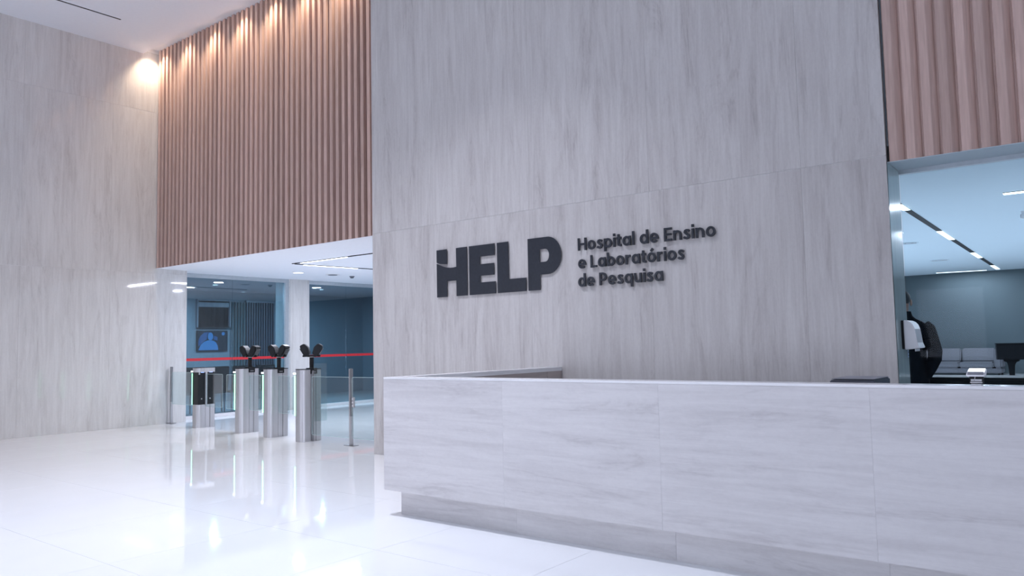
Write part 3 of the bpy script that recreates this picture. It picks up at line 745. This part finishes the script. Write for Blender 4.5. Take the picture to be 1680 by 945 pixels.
rounded('armrest', 'sofa', so, -0.225, 0.0, -0.46, 0.47, 0.222, 0.66, 0.05)
rounded('armrest', 'sofa', so, -0.24 - 3 * CW - 0.22, -0.24 - 3 * CW - 0.002, -0.46, 0.47, 0.222, 0.66, 0.05)
for x in (-0.1, -3.4):
    for y in (-0.36, 0.42): box('foot', 'black', so, x - 0.03, x + 0.03, y - 0.03, y + 0.03, 0, 0.06)

# grand piano
pn = tag(empty('grand_piano', (-2.0, 27.6, 0)), 'black grand piano in the hall at the right edge', 'piano')
case = [(-0.95, -0.72), (0.55, -0.72), (0.55, 0.70), (0.05, 0.72), (-0.30, 0.62), (-0.55, 0.30), (-0.72, 0.08), (-0.92, -0.04), (-0.99, -0.25), (-1.0, -0.55)]
bm = bmesh.new(); bm_prism(bm, case, 'z', 0.58, 1.02); build('case', bm, 'blackgloss', pn, bevel=0.01)
bm = bmesh.new(); bm_prism(bm, [(x * 1.012, y * 1.012) for x, y in case], 'z', 1.025, 1.06); build('lid', bm, 'blackgloss', pn, bevel=0.006)
box('key_bed', 'blackgloss', pn, 0.551, 0.86, -0.72, 0.70, 0.58, 0.72, 0.006)
box('keys', 'white', pn, 0.60, 0.74, -0.62, 0.60, 0.721, 0.735, 0.002)
box('music_desk', 'blackgloss', pn, 0.36, 0.40, -0.35, 0.35, 1.061, 1.26, 0.004)
for x, y in ((-0.62, -0.42), (0.55, -0.58), (0.55, 0.55)):
    bm = bmesh.new()
    bm_prism(bm, [(-0.20, 0.58), (0.20, 0.58), (0.20, 0.53), (0.12, 0.50), (0.075, 0.40), (0.055, 0.10), (0.06, 0.06), (-0.06, 0.06), (-0.075, 0.10), (-0.095, 0.40), (-0.12, 0.50), (-0.20, 0.53)], 'y', -0.07, 0.07)
    lg = build('leg', bm, 'blackgloss', pn, (x, y, 0), bevel=0.006)
    bm = bmesh.new(); bm_tube(bm, (0, -0.02, 0.03), (0, 0.02, 0.03), 0.03); build('caster', bm, 'steel2', lg)
box('pedal_lyre', 'blackgloss', pn, 0.28, 0.34, -0.12, 0.12, 0.08, 0.58, 0.006)

# black counter beside the person
ct = tag(empty('hall_counter', (0.2, 9.0, 0)), 'long black counter in the hall beside the person', 'counter')
box('counter_top', 'black', ct, -1.80, 2.6, -0.22, 0.30, 0.90, 0.925, 0.003)
box('front_panel', 'black', ct, -1.78, 2.55, -0.22, -0.19, 0.06, 0.899, 0.003)
box('end_panel', 'black', ct, -1.78, -1.75, -0.189, 0.27, 0.06, 0.899, 0.003)
box('plinth', 'slot', ct, -1.73, 2.5, -0.14, 0.24, 0.0, 0.06)

# ------------------------------------------------------------------ towel dispenser on the wall end
t = tag(empty('paper_towel_dispenser', (WX1, 6.85, 1.235)), 'white paper towel dispenser on the sign wall end', 'dispenser')
box('back_plate', 'black', t, 0.001, 0.018, -0.004, 0.235, 0.004, 0.236, 0.003)
prof = [(0.0185, 0.0), (0.128, 0.012), (0.112, 0.055), (0.104, 0.12), (0.098, 0.165), (0.086, 0.20), (0.068, 0.222), (0.045, 0.234), (0.0185, 0.238)]
bm = bmesh.new(); bm_prism(bm, prof, 'y', 0.0, 0.23); build('cover', bm, 'white', t, bevel=0.005, seg=2)
box('paper_tail', 'white', t, 0.088, 0.093, 0.02, 0.19, -0.014, 0.006)
t = tag(empty('glass_label', (-1.397, 7.045, 1.20)), 'tiny pale blue label beneath the towel dispenser', 'label')
box('label_sheet', 'pale', t, -0.001, 0.002, -0.018, 0.018, -0.03, 0.03)
for z in (-0.017, 0.012): box('label_mark', 'darkgrey', t, 0.0021, 0.0026, -0.01, 0.012, z - 0.005, z + 0.005)

# ------------------------------------------------------------------ card reader on the desk, box behind it
t = tag(empty('card_terminal', (-0.575, 4.40, DZ)), 'small white terminal on a stand on the desk', 'card terminal')
box('base', 'white', t, -0.024, 0.024, -0.02, 0.025, 0.0, 0.006, 0.002)
box('stand_plate', 'steel', t, -0.026, 0.026, -0.018, 0.02, 0.010, 0.018, 0.002)
box('stand_plate', 'white', t, -0.024, 0.024, -0.016, 0.018, 0.021, 0.029, 0.002)
box('neck', 'black', t, -0.03, 0.03, -0.004, 0.012, 0.006, 0.046, 0.002)
bm = bmesh.new(); bm_prism(bm, [(-0.035, 0.043), (0.012, 0.041), (0.055, 0.074), (0.05, 0.079), (-0.012, 0.062), (-0.036, 0.05)], 'x', -0.04, 0.04)
build('housing', bm, 'white', t, bevel=0.003)
bm = bmesh.new(); bm_prism(bm, [(-0.0335, 0.0525), (-0.0135, 0.0645), (-0.0145, 0.066), (-0.0345, 0.054)], 'x', -0.034, 0.034); build('key_pad', bm, 'grey', t)
bm = bmesh.new(); bm_prism(bm, [(-0.0095, 0.0640), (0.046, 0.0788), (0.0455, 0.0800), (-0.0100, 0.0655)], 'x', -0.034, 0.034)
build('display', bm, 'led_white', t)
bm = bmesh.new(); bm_tube(bm, (-0.006, -0.026, 0.022), (0.0, -0.03, 0.052), 0.0016, seg=6); build('pen', bm, 'steel', t)

t = tag(empty('desk_printer', (-1.19, 4.80, 0.75)), 'dark grey printer just showing above the desk top', 'printer')
bm = bmesh.new(); bm_prism(bm, [(-0.19, 0.0), (0.17, 0.0), (0.17, 0.357), (0.12, 0.3585), (-0.19, 0.355)], 'x', -0.14, 0.10)
build('housing', bm, 'darkgrey', t, bevel=0.006)
box('lid', 'grey', t, -0.135, 0.095, -0.17, 0.155, 0.359, 0.3625, 0.001)
box('paper_slot', 'black', t, -0.11, 0.07, -0.194, -0.189, 0.10, 0.13)

# ------------------------------------------------------------------ person behind the glazing, seen from behind
def skin_mesh(name, verts, edges, radii, mat, parent, root=0, sub=2):
    me = bpy.data.meshes.new(name); me.from_pydata([Vector(v) for v in verts], edges, [])
    o = link(name, me)
    md = o.modifiers.new('skin', 'SKIN'); md.use_smooth_shade = True
    for i, r in enumerate(radii):
        sv = me.skin_vertices[0].data[i]; sv.radius = r if isinstance(r, tuple) else (r, r); sv.use_root = (i == root)
    sd = o.modifiers.new('sub', 'SUBSURF'); sd.levels = sub; sd.render_levels = sub
    dg = bpy.context.evaluated_depsgraph_get()
    nm = bpy.data.meshes.new_from_object(o.evaluated_get(dg)); nm.name = name
    bpy.data.objects.remove(o)
    nm.materials.clear(); nm.materials.append(M[mat])
    nm.polygons.foreach_set('use_smooth', [True] * len(nm.polygons))
    return link(name, nm, parent)
pe = tag(empty('person', (-1.70, 8.42, 0), 0.20), 'person in a dark suit standing in the hall with back turned', 'person')
# body: one continuous skinned figure
V = []; E_ = []; RR = []
def nv(p, r, par=None):
    V.append(p); RR.append(r)
    if par is not None: E_.append((par, len(V) - 1))
    return len(V) - 1
pel = nv((0, 0, 0.97), (0.125, 0.10))
sp = nv((0, 0.0, 1.18), (0.12, 0.09), pel)
chs = nv((0, -0.005, 1.36), (0.11, 0.085), sp)
nk0 = nv((0, -0.015, 1.50), (0.062, 0.062), chs)
nk1 = nv((0, 0.0, 1.58), (0.055, 0.058), nk0)
h1 = nv((0, 0.02, 1.645), (0.064, 0.08), nk1)
h2 = nv((0, 0.015, 1.705), (0.073, 0.094), h1)
h3 = nv((0, 0.008, 1.755), (0.055, 0.07), h2)
for s in (-1, 1):
    sh = nv((s * 0.165, -0.01, 1.42), (0.036, 0.036), chs)
    if s > 0:
        el = nv((0.258, -0.06, 1.17), (0.034, 0.034), sh); wr = nv((0.172, 0.018, 0.955), (0.028, 0.028), el); pm = nv((0.158, 0.045, 0.90), (0.032, 0.02), wr); kn = nv((0.152, 0.06, 0.865), (0.034, 0.016), pm)
        fd = Vector((-0.01, 0.02, -0.075))
    else:
        el = nv((-0.25, -0.03, 1.17), (0.042, 0.042), sh); wr = nv((-0.23, 0.05, 0.93), (0.028, 0.028), el); pm = nv((-0.225, 0.07, 0.875), (0.02, 0.032), wr); kn = nv((-0.222, 0.08, 0.835), (0.016, 0.034), pm)
        fd = Vector((0, 0.02, -0.075))
    for q in range(4):
        across = Vector((0.019 * (q - 1.5), 0, 0)) if s > 0 else Vector((0, 0.019 * (q - 1.5), 0))
        k_ = (0.85, 1.0, 0.95, 0.75)[q]
        base = Vector(V[kn]) + across
        a = nv(tuple(base + fd * 0.15), (0.0085, 0.0085), kn); b = nv(tuple(base + fd * 0.6 * k_ + Vector((0, 0.012, 0))), (0.0082, 0.0082), a); nv(tuple(base + fd * 1.0 * k_ + Vector((0, 0.03, 0))), (0.007, 0.007), b)
    tb = Vector(V[pm]) + (Vector((-0.036, 0.004, -0.012)) if s > 0 else Vector((0.004, 0.036, -0.012)))
    a = nv(tuple(tb), (0.010, 0.010), pm); nv(tuple(tb + Vector((-0.012 if s > 0 else 0.0, 0.012, -0.045))), (0.008, 0.008), a)
    hp = nv((s * 0.095, 0, 0.88), (0.085, 0.085), pel)
    kne = nv((s * 0.11, 0.012, 0.50), (0.055, 0.055), hp)
    ank = nv((s * 0.115, -0.02, 0.085), (0.036, 0.036), kne)
    nv((s * 0.125, 0.13, 0.035), (0.036, 0.026), ank)
body = skin_mesh('body', V, E_, RR, 'skin', pe, pel)
# jacket, trousers, shoes, hair, ears
def loft(bm, secs, seg=20):
    """closed loft through ellipses: (centre, axis u, axis v)"""
    rings = []
    for c_, u_, v_ in secs:
        rings.append([bm.verts.new(Vector(c_) + Vector(u_) * math.cos(2 * PI * i / seg) + Vector(v_) * math.sin(2 * PI * i / seg)) for i in range(seg)])
    for a_, b_ in zip(rings, rings[1:]):
        for i in range(seg): bm.faces.new((a_[i], a_[(i + 1) % seg], b_[(i + 1) % seg], b_[i]))
    bm.faces.new(rings[0][::-1]); bm.faces.new(rings[-1])
bm = bmesh.new()
loft(bm, [((0, dy, z), (hw, 0, 0), (0, hd, 0)) for z, hw, hd, dy in ((0.78, 0.205, 0.145, 0.0), (0.9, 0.205, 0.145, 0), (1.05, 0.19, 0.13, 0), (1.18, 0.19, 0.125, 0), (1.30, 0.205, 0.13, -0.005),
    (1.40, 0.222, 0.128, -0.01), (1.45, 0.21, 0.115, -0.012), (1.485, 0.165, 0.10, -0.015), (1.51, 0.115, 0.088, -0.018), (1.54, 0.085, 0.08, -0.018), (1.585, 0.074, 0.074, -0.014))])
for s in (-1, 1):
    if s > 0: pth = [((0.175, -0.012, 1.44), 0.068), ((0.205, -0.02, 1.405), 0.075), ((0.235, -0.045, 1.30), 0.070), ((0.262, -0.068, 1.19), 0.064), ((0.255, -0.055, 1.12), 0.062), ((0.218, -0.018, 1.03), 0.054), ((0.180, 0.012, 0.955), 0.046)]
    else: pth = [((-0.175, -0.012, 1.44), 0.068), ((-0.205, -0.015, 1.405), 0.075), ((-0.235, -0.025, 1.30), 0.07), ((-0.252, -0.03, 1.18), 0.063), ((-0.245, 0.0, 1.06), 0.055), ((-0.232, 0.045, 0.94), 0.046)]
    sec = []
    for i, (p_, r_) in enumerate(pth):
        a_ = Vector(pth[max(0, i - 1)][0]); b_ = Vector(pth[min(len(pth) - 1, i + 1)][0]); d_ = (b_ - a_).normalized()
        u_ = d_.cross(Vector((0, 1, 0))).normalized(); v_ = d_.cross(u_)
        sec.append((p_, u_ * r_, v_ * r_ * 1.05))
    loft(bm, sec, 16)
jk = build('jacket', bm, 'cloth', pe, smooth=True)
V = []; E_ = []; RR = []
pl_ = nv((0, 0, 0.98), (0.15, 0.115))
for s in (-1, 1):
    hp = nv((s * 0.095, 0, 0.86), (0.105, 0.105), pl_); kne = nv((s * 0.11, 0.012, 0.50), (0.08, 0.08), hp); nv((s * 0.115, -0.015, 0.07), (0.065, 0.07), kne)
skin_mesh('trousers', V, E_, RR, 'cloth', pe, pl_)
for s in (-1, 1):
    bm = bmesh.new(); bm_prism(bm, [(-0.08, 0.0), (0.20, 0.0), (0.20, 0.035), (0.12, 0.075), (0.02, 0.10), (-0.07, 0.09)], 'x', s * 0.12 - 0.045, s * 0.12 + 0.045)
    build('shoe', bm, 'blackgloss', pe, bevel=0.015, smooth=True)
bm = bmesh.new(); bmesh.ops.create_uvsphere(bm, u_segments=24, v_segments=16, radius=1.0)
for v in bm.verts: v.co = Vector((v.co.x * 0.079, v.co.y * 0.100 + 0.004, v.co.z * 0.088 + 1.712))
bmesh.ops.delete(bm, geom=[v for v in bm.verts if v.co.z < 1.655 + max(0, (v.co.y + 0.03)) * 0.9], context='VERTS')
hr = build('hair', bm, 'hair', pe, smooth=True)
for s in (-1, 1):
    bm = bmesh.new(); bmesh.ops.create_uvsphere(bm, u_segments=12, v_segments=8, radius=1.0)
    for v in bm.verts: v.co = Vector((s * 0.080 + v.co.x * 0.012, 0.008 + v.co.y * 0.022 - abs(v.co.x) * 0.004, 1.672 + v.co.z * 0.034))
    build('ear', bm, 'skin', pe, smooth=True)
bm = bmesh.new(); bm_prism(bm, [(-0.013, 1.635), (0.013, 1.635), (0.004, 1.69), (-0.004, 1.69)], 'y', 0.085, 0.122); build('nose', bm, 'skin', pe, bevel=0.006, smooth=True)
for s in (-1, 1):
    bm = bmesh.new(); bmesh.ops.create_uvsphere(bm, u_segments=10, v_segments=6, radius=0.013)
    build('eye', bm, 'white', pe, (s * 0.03, 0.094, 1.69), smooth=True)
box('mouth', 'red', pe, -0.022, 0.022, 0.088, 0.097, 1.608, 1.618, 0.003)
